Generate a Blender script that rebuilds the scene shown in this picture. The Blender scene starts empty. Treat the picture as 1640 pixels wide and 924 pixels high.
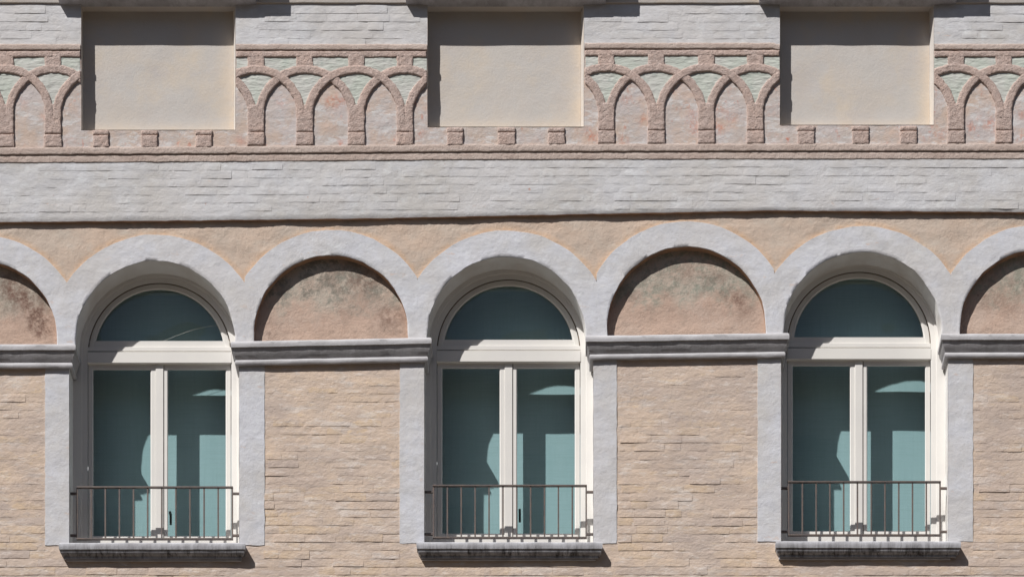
import bpy, math, random
from mathutils import Vector, noise
random.seed(7)
C = bpy.context.scene
COL = C.collection

# ------------------------------------------------------------------ camera, sky, sun
S = 1 / 200.0            # metres per photograph pixel on the facade plane
D = 23.0                 # camera stands 23 m in front of the facade
VX, VY = 930.0, 3046.0   # foot of the camera's perpendicular on the facade
ZC = 14.5

def X(px): return (px - 820) * S
def Z(py): return ZC + (462 - py) * S
def T(px, py, y=0.0):
    """true x, z of something at depth y that the photograph shows at px, py"""
    f = (D + y) / D
    return X(VX + (px - VX) * f), Z(VY + (py - VY) * f)

cam = bpy.data.cameras.new('camera')
camo = bpy.data.objects.new('camera', cam); COL.objects.link(camo)
camo.location = (X(VX), -D, Z(VY))
camo.rotation_euler = (math.radians(90), 0, 0)
cam.sensor_width = 36; cam.lens = 36 * D / (1640 * S)
cam.shift_x = (820 - VX) / 1640; cam.shift_y = (VY - 462) / 1640
cam.clip_end = 2000
C.camera = camo

SUN = Vector((1.09, 1.0, -1.9))
w = bpy.data.worlds.new('World'); C.world = w; w.use_nodes = True
nt = w.node_tree; bg = nt.nodes['Background']
sky = nt.nodes.new('ShaderNodeTexSky'); sky.sky_type = 'NISHITA'; sky.sun_disc = False
sky.sun_elevation = math.atan2(1.9, math.hypot(1.09, 1)); sky.sun_rotation = math.atan2(-1.09, -1.0)
nt.links.new(sky.outputs[0], bg.inputs[0]); bg.inputs[1].default_value = 0.05
sl = bpy.data.lights.new('sun', 'SUN'); sl.energy = 5.0; sl.angle = math.radians(0.5); sl.color = (1, .972, .94)
so = bpy.data.objects.new('sun', sl); COL.objects.link(so)
so.rotation_euler = SUN.to_track_quat('-Z', 'Y').to_euler(); so.location = (-20, -20, 50)
C.view_settings.view_transform = 'Standard'; C.view_settings.look = 'None'
C.view_settings.exposure = 0.15; C.view_settings.gamma = 1

# ------------------------------------------------------------------ materials
class NG:
    def __init__(s, name):
        s.m = bpy.data.materials.new(name); s.m.use_nodes = True
        s.t = s.m.node_tree; s.b = s.t.nodes['Principled BSDF']
        s.pos = s.t.nodes.new('ShaderNodeNewGeometry').outputs['Position']
    def n(s, typ, **kw):
        o = s.t.nodes.new(typ)
        for k, v in kw.items(): setattr(o, k, v)
        return o
    def l(s, a, b): s.t.links.new(a, b)
    def noise(s, scale, detail=6, rough=.55, stretch=(1, 1, 1), off=(0, 0, 0), dist=0):
        mp = s.n('ShaderNodeMapping'); mp.inputs['Scale'].default_value = stretch; mp.inputs['Location'].default_value = off
        s.l(s.pos, mp.inputs[0]); o = s.n('ShaderNodeTexNoise'); s.l(mp.outputs[0], o.inputs['Vector'])
        o.inputs['Scale'].default_value = scale; o.inputs['Detail'].default_value = detail
        o.inputs['Roughness'].default_value = rough; o.inputs['Distortion'].default_value = dist
        return o.outputs['Fac']
    def rng(s, v, a, b, c=0.0, d=1.0):
        o = s.n('ShaderNodeMapRange'); s.l(v, o.inputs[0])
        for i, q in enumerate((a, b, c, d)): o.inputs[i + 1].default_value = q
        return o.outputs[0]
    def mul(s, a, b, op='MULTIPLY'):
        o = s.n('ShaderNodeMath', operation=op)
        for i, q in enumerate((a, b)):
            if isinstance(q, (int, float)): o.inputs[i].default_value = q
            else: s.l(q, o.inputs[i])
        return o.outputs[0]
    def mix(s, f, a, b):
        o = s.n('ShaderNodeMix', data_type='RGBA')
        if isinstance(f, (int, float)): o.inputs[0].default_value = f
        else: s.l(f, o.inputs[0])
        for i, q in ((6, a), (7, b)):
            if isinstance(q, tuple): o.inputs[i].default_value = (*q, 1)
            else: s.l(q, o.inputs[i])
        return o.outputs[2]
    def attr(s, name):
        o = s.n('ShaderNodeAttribute', attribute_name=name); return o.outputs['Fac']
    def bump(s, hs, dist=.004):
        prev = None
        for h, k in hs:
            o = s.n('ShaderNodeBump'); o.inputs['Distance'].default_value = k * .42; o.inputs['Strength'].default_value = 1
            s.l(h, o.inputs['Height'])
            if prev: s.l(prev, o.inputs['Normal'])
            prev = o.outputs[0]
        s.l(prev, s.b.inputs['Normal'])
    def done(s, col, rough=.92, spec=.2):
        if isinstance(col, tuple): s.b.inputs['Base Color'].default_value = (*col, 1)
        else: s.l(col, s.b.inputs['Base Color'])
        s.b.inputs['Roughness'].default_value = rough
        s.b.inputs['Specular IOR Level'].default_value = spec
        return s.m

def whitewash(name, base=(0.675, 0.682, 0.729), warm=(0.619, 0.603, 0.597), peel=.70, brick=False):
    g = NG(name)
    c = g.mix(g.rng(g.noise(2.2, 6, .6), .42, .62), base, warm)
    c = g.mix(g.rng(g.noise(9, 7, .6, (1, 1, 2), (3, 0, 7)), .45, .7, 0, .45), c, (0.496, 0.496, 0.522))
    c = g.mix(g.rng(g.noise(14, 4, .5, (1, 1, 1.5), (9, 4, 1)), .55, .75, 0, .5), c, (0.768, 0.788, 0.800))
    c = g.mix(g.rng(g.noise(5, 9, .7, (1, 1, 2.5), (31, 2, 5)), peel, peel + .03, 0, .55), c, (0.644, 0.503, 0.432))
    c = g.mix(g.rng(g.noise(11, 9, .7, (1, 1, 3), (1, 22, 5)), .73, .75, 0, .6), c, (0.346, 0.331, 0.334))
    c = g.mix(g.rng(g.noise(34, 6, .75, (1, 1, 1.3), (6, 1, 2)), .56, .72, 0, .4), c, (0.506, 0.486, 0.488))
    c = g.mix(g.rng(g.noise(1.1, 7, .7, (1, 1, 1), (16, 1, 2)), .46, .58, 0, .45), c, (0.627, 0.595, 0.572))
    hs = [(g.noise(11, 5, .55, (1, 1, 1.2)), .009), (g.noise(38, 7, .72), .0065), (g.noise(120, 4, .7), .003), (g.noise(4, 3), .008)]
    if brick:
        c = g.mix(g.rng(g.noise(12, 4, .6, (1, 1, 1.2), (0, 50, 3)), .745, .765, 0, .7), c, (.45, .19, .12))
        hs.append((g.noise(9, 5, .6, (.8, 1, 1.8), (5, 5, 5)), .010))
    g.bump(hs)
    return g.done(c, .95)

M_white = whitewash('whitewash_arch', peel=.62)
M_whitebrick = whitewash('whitewash_brick', (0.645, 0.641, 0.658), (0.566, 0.545, 0.526), .66, True)

g = NG('peach_limewash')
c = g.mix(g.rng(g.noise(1.7, 6, .6), .4, .6), (0.690, 0.542, 0.428), (0.627, 0.510, 0.428))
c = g.mix(g.rng(g.noise(7, 6, .6, (.6, 1, 1.8), (4, 1, 9)), .5, .68, 0, .55), c, (0.506, 0.426, 0.372))
c = g.mix(g.rng(g.noise(6, 8, .65, (1, 1, 2.6), (14, 3, 2)), .57, .66, 0, .5), c, (0.724, 0.570, 0.397))
c = g.mix(g.rng(g.noise(8, 9, .7, (1, 1, 2.8), (2, 8, 21)), .60, .72, 0, .62), c, (0.759, 0.696, 0.657))
c = g.mix(g.rng(g.noise(6, 9, .7, (.7, 1, 3), (33, 8, 2)), .70, .73, 0, .55), c, (0.483, 0.288, 0.236))
c = g.mix(g.rng(g.noise(12, 9, .7, (1, 1, 2), (3, 38, 12)), .71, .74, 0, .6), c, (0.287, 0.240, 0.211))
c = g.mix(g.mul(g.rng(g.attr('tone'), 0, 1), g.rng(g.noise(9, 6, .6), .35, .6, .2, .6)), c, (.69, .51, .32))
c = g.mix(g.mul(g.rng(g.attr('tone'), 0, -.5), .5), c, (.50, .42, .38))
c = g.mix(g.rng(g.noise(3.2, 9, .72, (.7, 1, 2.4), (41, 0, 3)), .54, .60, 0, .5), c, (.76, .70, .655))
c = g.mix(g.rng(g.noise(1.5, 8, .7, (1, 1, 1.2), (11, 0, 23)), .52, .66, 0, .45), c, (.52, .425, .365))
c = g.mix(g.rng(g.noise(2.4, 8, .68, (.8, 1, 1.3), (51, 4, 3)), .47, .58, 0, .5), c, (.50, .41, .365))
c = g.mix(g.rng(g.noise(10, 8, .75, (.6, 1, 2.4), (61, 4, 9)), .55, .61, 0, .5), c, (.80, .73, .68))
c = g.mix(g.rng(g.noise(22, 8, .75, (.6, 1, 1.6), (71, 4, 9)), .60, .66, 0, .5), c, (.40, .30, .25))
g.bump([(g.noise(17, 6, .65, (1, 1, 1.5)), .012), (g.noise(45, 6, .75), .007), (g.noise(9, 6, .65, (.7, 1, 1.6), (5, 5, 5)), .014)])
M_peach = g.done(c, .95)

g = NG('peach_spandrel_render')
c = g.mix(g.rng(g.noise(2.3, 6, .6), .4, .62), (0.648, 0.503, 0.401), (0.589, 0.487, 0.407))
c = g.mix(g.rng(g.noise(8, 8, .65, (1, 1, 1), (4, 1, 9)), .52, .7, 0, .5), c, (0.475, 0.385, 0.321))
c = g.mix(g.rng(g.noise(9, 9, .7, (1, 1, 2), (3, 38, 12)), .68, .73, 0, .5), c, (0.324, 0.310, 0.268))
edge = g.mul(g.attr('edge'), g.rng(g.noise(20, 5), .35, .6, .35, 1))
c = g.mix(edge, c, (0.734, 0.465, 0.278))
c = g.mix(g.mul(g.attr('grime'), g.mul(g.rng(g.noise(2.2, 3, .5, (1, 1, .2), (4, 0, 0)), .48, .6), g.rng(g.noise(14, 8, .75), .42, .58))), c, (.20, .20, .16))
c = g.mix(g.rng(g.noise(3.5, 8, .7, (1, 1, 1.6), (8, 0, 5)), .5, .66, 0, .5), c, (.62, .56, .49))
c = g.mix(g.rng(g.noise(18, 8, .75, (1, 1, 1.2), (18, 2, 5)), .57, .66, 0, .5), c, (.42, .33, .27))
g.bump([(g.noise(10, 5, .55), .012), (g.noise(45, 7, .75), .011)])
M_spandrel = g.done(c, .95)

def niche_mat(name, off, stain, amt, warm):
    g = NG(name)
    c = g.mix(g.rng(g.noise(3, 7, .6, (1, 1, 1), off), .4, .62), (0.568, 0.413, 0.330), (0.580, 0.448, 0.372))
    c = g.mix(g.rng(g.noise(14, 7, .6, (1, 1, 1), off), .48, .7, 0, .6), c, (0.510, 0.348, 0.270))
    low = g.rng(g.attr('height'), .0, .35, 1, 0)
    c = g.mix(g.mul(low, .5), c, (0.696, 0.507, 0.396))
    top = g.rng(g.mul(g.attr('height'), g.mul(g.noise(4.5, 8, .7, (1, 1, 1), off), 1.2), 'ADD'), 1.02, 1.30, 0, 1)
    c = g.mix(g.mul(top, g.rng(g.noise(6, 7, .7, (1, 1, 1), off), .35, .6, .3, .85)), c, (0.499, 0.472, 0.402))
    c = g.mix(g.mul(top, g.rng(g.noise(12, 9, .8, (1, 1, 1), off), .47, .56, 0, amt)), c, stain)
    c = g.mix(g.rng(g.noise(7, 9, .75, (1, 1, 1), (off[0] + 5, 0, 2)), .52, .66, 0, .55), c, (.36, .27, .22))
    c = g.mix(g.rng(g.noise(20, 8, .7, (1, 1, 1), off), .62, .70, 0, .7), c, (0.186, 0.142, 0.120))
    c = g.mix(g.mul(g.attr('side'), g.rng(g.noise(15, 9, .8, (1, 1, 1), off), .40, .58, 0, warm)), c, (0.197, 0.118, 0.090))
    g.bump([(g.noise(12, 5, .55, (1, 1, 1.3)), .010), (g.noise(45, 7, .75), .012)])
    return g.done(c, .95)
M_niche = [niche_mat('niche_render_soot', (4, 0, 3), (.18, .13, .10), .5, .95),
           niche_mat('niche_render_grey', (9, 1, 6), (.20, .195, .165), .7, .85),
           niche_mat('niche_render_green', (14, 5, 2), (.24, .265, .215), .6, .8),
           niche_mat('niche_render_mixed', (21, 3, 9), (.28, .30, .24), .6, .7)]

g = NG('niche_reveal_render')
c = g.mix(g.rng(g.noise(9, 6), .4, .6), (.44, .27, .17), (.33, .21, .15))
g.bump([(g.noise(30, 5), .005)]); M_nreveal = g.done(c)

g = NG('cream_plaster')
c = g.mix(g.rng(g.noise(1.6, 6, .6, (1, 1, 1), (7, 7, 1)), .38, .64), (0.611, 0.554, 0.494), (0.567, 0.524, 0.494))
c = g.mix(g.rng(g.noise(4, 7, .65, (1, 1, 1.6), (2, 7, 9)), .5, .72, 0, .5), c, (0.640, 0.564, 0.478))
c = g.mix(g.rng(g.noise(26, 5, .6, (1, 1, 1), (7, 1, 1)), .74, .77, 0, .5), c, (0.291, 0.265, 0.250))
c = g.mix(g.rng(g.noise(3.3, 7, .6, (1, 1, 1), (17, 7, 31)), .42, .58, 0, .6), c, (.585, .56, .535))
c = g.mix(g.rng(g.noise(2.1, 7, .65, (1, 1, 1), (27, 7, 3)), .52, .66, 0, .6), c, (.67, .57, .455))
c = g.mix(g.mul(g.attr('rim'), g.rng(g.noise(6, 5, .6), .3, .6, .3, 1)), c, (.71, .585, .45))
c = g.mix(g.rng(g.noise(5, 9, .8, (2.2, 1, .5), (3, 7, 13)), .60, .72, 0, .4), c, (.50, .46, .41))
g.bump([(g.noise(6, 5), .009), (g.noise(50, 6, .7), .004)]); M_cream = g.done(c, .9)

g = NG('grey_frieze_plaster')
c = g.mix(g.rng(g.noise(3.2, 7, .6), .42, .6), (0.582, 0.523, 0.507), (0.560, 0.489, 0.448))
c = g.mix(g.rng(g.noise(6, 7, .65, (1, 1, 1.4), (3, 3, 8)), .5, .66, 0, .7), c, (0.616, 0.460, 0.378))
c = g.mix(g.rng(g.noise(9, 8, .65, (1, 1, 3), (6, 3, 1)), .56, .64, 0, .6), c, (0.694, 0.684, 0.684))
c = g.mix(g.mul(g.rng(g.noise(13, 9, .75, (1, 1, .8), (8, 5, 2)), .60, .66, 0, .8), g.rng(g.noise(1.3, 2, .5, (1, 1, 1), (3.3, 0, 0)), .42, .58)), c, (0.616, 0.196, 0.118))
c = g.mix(g.rng(g.noise(2.6, 6, .6, (1.3, 1, 1), (21, 0, 3)), .5, .6, 0, .7), c, (.62, .475, .385))
c = g.mix(g.rng(g.noise(7, 9, .7, (.8, 1, 2.2), (2, 0, 13)), .54, .6, 0, .75), c, (.68, .66, .65))
c = g.mix(g.rng(g.noise(5, 9, .8, (1.6, 1, .8), (8, 5, 32)), .60, .66, 0, .75), c, (.58, .24, .17))
c = g.mix(g.mul(g.attr('red'), g.rng(g.noise(19, 8, .8, (1, 1, .8), (3, 3, 3)), .45, .58, 0, .8)), c, (.58, .20, .12))
g.bump([(g.noise(13, 5, .6, (1, 1, 1.5)), .013), (g.noise(45, 7, .75), .010)]); M_frieze = g.done(c, .95)

g = NG('pale_green_plaster')
c = g.mix(g.rng(g.noise(4, 7, .6), .42, .6), (0.540, 0.572, 0.512), (0.589, 0.589, 0.550))
c = g.mix(g.rng(g.noise(13, 8, .7, (1, 1, 1.8), (8, 1, 8)), .57, .68, 0, .7), c, (0.389, 0.443, 0.407))
g.bump([(g.noise(14, 4, .5, (1, 1, 3)), .02), (g.noise(50, 6, .65), .003)]); M_green = g.done(c, .95)

g = NG('pink_roughcast')
c = g.mix(g.rng(g.noise(26, 6, .7), .35, .65), (0.466, 0.352, 0.307), (0.641, 0.516, 0.464))
c = g.mix(g.rng(g.noise(90, 3, .7, (1, 1, 1), (5, 1, 1)), .5, .72, 0, .55), c, (0.297, 0.222, 0.195))
c = g.mix(g.rng(g.noise(5, 6, .6, (1, 1, 1), (1, 1, 1)), .45, .65, 0, .45), c, (0.648, 0.473, 0.397))
g.bump([(g.noise(32, 5, .75), .034), (g.noise(90, 3, .7), .012)]); M_rough = g.done(c, .97)
g = NG('pink_smooth_moulding')
c = g.mix(g.rng(g.noise(8, 7, .65, (.5, 1, 2)), .35, .65), (0.606, 0.505, 0.450), (0.491, 0.387, 0.336))
c = g.mix(g.rng(g.noise(70, 3, .7), .55, .75, 0, .4), c, (0.327, 0.249, 0.215))
g.bump([(g.noise(32, 6, .75), .022), (g.noise(110, 3, .7), .006)]); M_mould = g.done(c, .96)

g = NG('window_paint')
c = g.mix(g.rng(g.noise(3, 5), .4, .65), (.82, .795, .75), (.78, .755, .72))
c = g.mix(g.rng(g.noise(30, 7, .7, (1, 1, .5)), .70, .76, 0, .5), c, (.42, .36, .30))
g.bump([(g.noise(40, 4, .5, (3, 1, .4)), .0007)]); M_frame = g.done(c, .45, .4)

g = NG('reveal_plaster')
c = g.mix(g.rng(g.noise(4, 6), .4, .65), (0.759, 0.750, 0.736), (0.655, 0.624, 0.589))
c = g.mix(g.rng(g.noise(16, 8, .7, (1, 1, 1), (5, 5, 5)), .68, .73, 0, .6), c, (0.276, 0.192, 0.141))
g.bump([(g.noise(20, 5), .005)]); M_reveal = g.done(c, .93)

g = NG('impost_stucco')
c = g.mix(g.rng(g.noise(5, 6), .42, .62), (.53, .52, .535), (.44, .43, .44))
streak = g.rng(g.noise(26, 6, .6, (1.6, 1, .10)), .5, .72)
c = g.mix(g.mul(g.attr('soot_shade'), g.rng(g.noise(26, 6, .6, (1.6, 1, .12)), .3, .6, .35, .95)), c, (.17, .155, .15))  # streaky dark tone that also paints shade into the hollow
g.bump([(g.noise(14, 5), .006), (g.noise(45, 6, .7), .005)]); M_impost = g.done(c, .93)

g = NG('sill_stone')
c = g.mix(g.rng(g.noise(6, 6), .4, .62), (.50, .50, .53), (.38, .375, .395))
streak = g.mul(g.mul(g.rng(g.noise(16, 8, .75, (1.6, 1, .22), (0, 0, 0), .6), .42, .62), g.attr('soot_shade')), g.rng(g.noise(7, 5, .7, (1, 1, .5), (5, 2, 1)), .36, .52, .25, 1))
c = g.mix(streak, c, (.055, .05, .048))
g.bump([(g.noise(18, 5), .006), (g.noise(70, 5), .002)]); M_sill = g.done(c, .85)

g = NG('railing_iron')
c = g.mix(g.rng(g.noise(30, 6), .4, .6), (.16, .12, .10), (.115, .095, .09))
M_iron = g.done(c, .5, .5)
g = NG('gap_brown'); M_dark = g.done((.20, .15, .115), .8)  # dark brown strips set in the gaps between sash and frame
g = NG('handle_metal'); M_handle = g.done((.06, .055, .05), .35, .5)

g = NG('blind_fabric')
c = g.mix(g.rng(g.noise(2.2, 4, .5, (1.4, 1, .35)), .35, .65), (.70, .71, .74), (.64, .67, .70))
c = g.mix(g.rng(g.noise(60, 3, .5, (.06, 1, 2.2)), .45, .65, 0, .22), c, (.46, .52, .52))
c = g.mix(g.rng(g.noise(60, 3, .5, (2.5, 1, .04), (2, 0, 0)), .45, .65, 0, .2), c, (.47, .53, .53))
M_blind = g.done(c, .95, .1)

m = bpy.data.materials.new('window_glass'); m.use_nodes = True; t = m.node_tree
for n_ in list(t.nodes): t.nodes.remove(n_)
out = t.nodes.new('ShaderNodeOutputMaterial'); mx = t.nodes.new('ShaderNodeMixShader')
tr = t.nodes.new('ShaderNodeBsdfTransparent'); gl = t.nodes.new('ShaderNodeBsdfGlossy'); fr = t.nodes.new('ShaderNodeFresnel')
tr.inputs[0].default_value = (.86, .955, .955, 1); gl.inputs['Roughness'].default_value = .01
bm_ = t.nodes.new('ShaderNodeBump'); ns = t.nodes.new('ShaderNodeTexNoise'); ns.inputs['Scale'].default_value = 1.6
ge = t.nodes.new('ShaderNodeNewGeometry'); t.links.new(ge.outputs['Position'], ns.inputs['Vector'])
bm_.inputs['Distance'].default_value = .004; t.links.new(ns.outputs['Fac'], bm_.inputs['Height']); t.links.new(bm_.outputs[0], gl.inputs['Normal'])
t.nodes.remove(fr)   # Schlick reflectance from the true angle, the same on both faces of the sheet
vd = t.nodes.new('ShaderNodeVectorMath'); vd.operation = 'DOT_PRODUCT'; t.links.new(ge.outputs['Incoming'], vd.inputs[0]); t.links.new(ge.outputs['Normal'], vd.inputs[1])
ma = [t.nodes.new('ShaderNodeMath') for _ in range(5)]
for q_, (op_, v_) in zip(ma, (('ABSOLUTE', 0), ('SUBTRACT', 0), ('POWER', 5), ('MULTIPLY', .96), ('ADD', .04))): q_.operation = op_; q_.inputs[1].default_value = v_
ma[1].inputs[0].default_value = 1
t.links.new(vd.outputs['Value'], ma[0].inputs[0]); t.links.new(ma[0].outputs[0], ma[1].inputs[1]); t.links.new(ma[1].outputs[0], ma[2].inputs[0])
t.links.new(ma[2].outputs[0], ma[3].inputs[0]); t.links.new(ma[3].outputs[0], ma[4].inputs[0]); t.links.new(ma[4].outputs[0], mx.inputs[0]); t.links.new(tr.outputs[0], mx.inputs[1]); t.links.new(gl.outputs[0], mx.inputs[2]); t.links.new(mx.outputs[0], out.inputs[0])
M_glass = m

g = NG('street_paving')
c = g.mix(g.rng(g.noise(.8, 6), .4, .6), (.15, .122, .095), (.12, .10, .08)); M_street = g.done(c, .9)
g = NG('plain_render'); c = g.mix(g.rng(g.noise(.8, 6), .4, .6), (.50, .41, .33), (.46, .38, .31)); M_plain = g.done(c, .95)

g = NG('shutter_paint'); M_shutter = g.done((.10, .13, .10), .6)

# ------------------------------------------------------------------ mesh helpers
class MB:
    def __init__(s): s.v = []; s.f = []; s.mi = []; s.at = {}
    def quad(s, *p, mi=0):
        k = len(s.v); s.v += p; s.f.append(tuple(range(k, k + len(p)))); s.mi.append(mi)
    def grid(s, nu, nv, fn, mi=0, skip=None, flip=False, attrs=None):
        """fn(i, j) -> (x, y, z); i along u, j along v"""
        k = len(s.v)
        for j in range(nv + 1):
            for i in range(nu + 1): s.v.append(fn(i, j))
        if attrs:
            for name, af in attrs.items():
                a = s.at.setdefault(name, []); a += [0.0] * (k - len(a))
                for j in range(nv + 1):
                    for i in range(nu + 1): a.append(af(i, j))
        for j in range(nv):
            for i in range(nu):
                if skip and skip(i, j): continue
                a = k + j * (nu + 1) + i; q = (a, a + 1, a + nu + 2, a + nu + 1)
                s.f.append(q[::-1] if flip else q); s.mi.append(mi(i, j) if callable(mi) else mi)
    def box(s, x0, x1, y0, y1, z0, z1, mi=0):
        k = len(s.v)
        s.v += [(x, y, z) for z in (z0, z1) for y in (y0, y1) for x in (x0, x1)]
        for q in ((0, 2, 3, 1), (4, 5, 7, 6), (0, 1, 5, 4), (2, 6, 7, 3), (0, 4, 6, 2), (1, 3, 7, 5)):
            s.f.append(tuple(k + i for i in q)); s.mi.append(mi)
    def build(s, name, mats, parent=None, smooth=40, bevel=0, kind=None, label=None):
        me = bpy.data.meshes.new(name); me.from_pydata(s.v, [], s.f)
        if not isinstance(mats, (list, tuple)): mats = [mats]
        for m_ in mats: me.materials.append(m_)
        me.polygons.foreach_set('material_index', s.mi)
        for nm, a in s.at.items():
            a += [0.0] * (len(s.v) - len(a))
            at_ = me.attributes.new(nm, 'FLOAT', 'POINT'); at_.data.foreach_set('value', a)
        me.validate(); me.update()
        if smooth:
            me.polygons.foreach_set('use_smooth', [True] * len(me.polygons)); me.set_sharp_from_angle(angle=math.radians(smooth))
        return link(name, me, parent, bevel, kind, label)

def link(name, me, parent=None, bevel=0, kind=None, label=None):
    o = bpy.data.objects.new(name, me); COL.objects.link(o); o.parent = parent
    if bevel:
        b = o.modifiers.new('bevel', 'BEVEL'); b.width = bevel; b.segments = 2; b.limit_method = 'ANGLE'
    if kind: o['kind'] = kind
    if label: o['label'] = label
    return o

def N1(x, y=0.0, s=0.0): return noise.noise(Vector((x, y, s)))
def FB(x, y, s=0.0): return noise.fractal(Vector((x, y, s)), 1.0, 2.0, 4)
def lerp(a, b, t_): return a + (b - a) * t_
def pw(x, pts):
    if x <= pts[0][0]: return pts[0][1]
    for (a, b), (c_, d_) in zip(pts, pts[1:]):
        if x <= c_: return lerp(b, d_, (x - a) / (c_ - a))
    return pts[-1][1]
def frange(a, b, step):
    n_ = max(1, round((b - a) / step)); return [lerp(a, b, i / n_) for i in range(n_ + 1)]

XL, XR = -460, 2105         # the stretch of facade that is built
UP = -0.03                  # face of the upper wall; the lower wall face is y = 0

# ------------------------------------------------------------------ street and building root
mb = MB(); mb.quad((-150, -150, 0), (150, -150, 0), (150, 150, 0), (-150, 150, 0))
mb.build('street', M_street, smooth=0, kind='structure')
opp = bpy.data.objects.new('sky_block_house', None); COL.objects.link(opp); opp.location = (0, -27, 0)  # house out of view, added to block sky and deepen the shade
opp['label'] = 'unseen plain house added across the street to block sky light'; opp['category'] = 'building'
mb = MB(); x_, y_, h_ = 45, -12, 29
mb.quad((-x_, 0, 0), (-x_, 0, h_), (x_, 0, h_), (x_, 0, 0)); mb.quad((-x_, y_, 0), (x_, y_, 0), (x_, y_, h_), (-x_, y_, h_)); mb.quad((-x_, 0, 0), (-x_, y_, 0), (-x_, y_, h_), (-x_, 0, h_)); mb.quad((x_, 0, 0), (x_, 0, h_), (x_, y_, h_), (x_, y_, 0)); mb.quad((-x_, y_, h_), (x_, y_, h_), (x_, 0, h_), (-x_, 0, h_))
mb.build('wall', M_plain, opp, smooth=0)
for k in range(7):
    for q in range(-9, 10):
        mb = MB(); mb.box(q * 4.6 - .6, q * 4.6 + .6, -.02, .05, 1.6 + k * 3.9, 3.8 + k * 3.9); mb.build('shutter', M_shutter, opp, smooth=0)
house = bpy.data.objects.new('palazzo', None); COL.objects.link(house); house.location = (0, 0, 0)
house['label'] = 'old plastered brick building front with white arches, tall windows and pink relief frieze'
house['category'] = 'building'

mb = MB()
xl, xr, zt = X(XL), X(XR), Z(-560)
mb.quad((xl, .001, 0), (xr, .001, 0), (xr, .001, Z(1060)), (xl, .001, Z(1060)))
mb.quad((xl, 0, 0), (xl, 0, zt), (xl, 10, zt), (xl, 10, 0)); mb.quad((xr, 0, 0), (xr, 10, 0), (xr, 10, zt), (xr, 0, zt))
mb.quad((xl, 10, 0), (xl, 10, zt), (xr, 10, zt), (xr, 10, 0)); mb.quad((xl, UP, zt), (xr, UP, zt), (xr, 10, zt), (xl, 10, zt))
mb.quad((xl, 1.0, 0), (xr, 1.0, 0), (xr, 1.0, zt), (xl, 1.0, zt))
mb.build('wall', M_plain, house, smooth=0)

# ------------------------------------------------------------------ layout read off the photograph
WIN = [dict(cx=255.5, yb=546, apex=464, R=104.4, xa=111, xb=383, hj=312, rail=(122, 373, 778, 863), sill=(94, 393, 869)),
       dict(cx=814.5, yb=544, apex=458, R=104.7, xa=679.5, xb=950, hj=310, rail=(693, 940, 775.5, 861), sill=(667, 965, 868)),
       dict(cx=1375.5, yb=540, apex=446.5, R=104.0, xa=1251, xb=1518, hj=310, rail=(1262, 1507, 769.5, 857), sill=(1242, 1539, 866.5))]
#   arches: centre x, centre y, inner R, outer R, top of impost, window?
ARC = [dict(cx=-598, cy=548, Ri=123, Ro=166, ys=554, win=False, m=2), dict(cx=-314, cy=548, Ri=125, Ro=168, ys=554, win=False, m=1),
       dict(cx=-33, cy=543, Ri=124, Ro=167, ys=552.5, win=False, m=0),
       dict(cx=249, cy=546.5, Ri=127, Ro=170.5, ys=549, win=True, m=0),
       dict(cx=530.5, cy=533, Ri=122.5, Ro=164.5, ys=545.5, win=False, m=1),
       dict(cx=811, cy=538.5, Ri=126, Ro=169.5, ys=542, win=True, m=0),
       dict(cx=1099.5, cy=522.5, Ri=125.5, Ro=167.5, ys=537.5, win=False, m=2),
       dict(cx=1381, cy=530.5, Ri=125.5, Ro=168.5, ys=536, win=True, m=0),
       dict(cx=1664, cy=528, Ri=126, Ro=168, ys=536, win=False, m=3),
       dict(cx=1947, cy=528, Ri=126, Ro=168, ys=536, win=False, m=1),
       dict(cx=2230, cy=528, Ri=126, Ro=168, ys=536, win=False, m=0)]
for a, b in zip(ARC, ARC[1:]):
    a['mr'] = b['ml'] = (a['cx'] + a['Ri'] + b['cx'] - b['Ri']) / 2
ARC[0]['ml'] = -760; ARC[-1]['mr'] = 2400
ledge = [(-460, 354), (0, 352.5), (300, 350), (600, 346.5), (820, 342), (1000, 338.5), (1230, 334), (1640, 336.5), (2105, 338)]
tilt = [(-460, 1.5), (0, 0), (400, -2), (740, -5), (1230, -6), (1640, -6), (2105, -7)]   # drift of the lower string course
def TL(px): return pw(px, tilt)

# piers between windows (true x of their faces)
PIER = [(-640, 111), (383, 679.5), (950, 1251), (1518, 2240)]
def is_open(px, py):
    return any(w_['xa'] < px < w_['xb'] and py < w_['sill'][2] + 6 for w_ in WIN)

RED = [(1112, 195, 9, 1), (1113, 215, 7, 1), (1106, 180, 6, .6), (1150, 175, 10, .8), (1152, 205, 10, .8), (1170, 190, 12, .5), (545, 162, 10, .8), (530, 163, 9, .9), (543, 230, 6, 1), (944, 215, 8, 1), (950, 222, 7, .8),
       (1002, 160, 8, .6), (1030, 190, 9, .7), (1000, 225, 8, .6), (1562, 196, 10, .8), (1588, 200, 10, 1), (1556, 208, 8, .8), (672, 214, 7, 1), (450, 165, 8, .5), (112, 225, 7, .8), (70, 190, 8, .5), (1234, 178, 7, .9), (1236, 222, 8, 1), (1512, 215, 9, .9), (1635, 185, 8, .6), (35, 165, 8, .4), (385, 225, 8, .6)]
DIRT = [(22, 462, 22, .7), (45, 480, 24, .9), (66, 508, 20, 1), (62, 520, 18, .9), (5, 450, 18, .6), (540, 440, 26, .45), (575, 452, 26, .6), (618, 505, 18, .8), (640, 500, 16, .5), (500, 450, 18, .4), (434, 528, 7, 1), (600, 440, 22, .5),
        (1013, 470, 12, .9), (1040, 440, 22, .5), (1085, 430, 26, .45), (1120, 425, 22, .5), (1175, 470, 22, .7), (1190, 485, 18, .7), (1150, 440, 20, .5), (1600, 470, 30, .5), (1640, 450, 24, .6), (1625, 500, 20, .35)]
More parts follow.
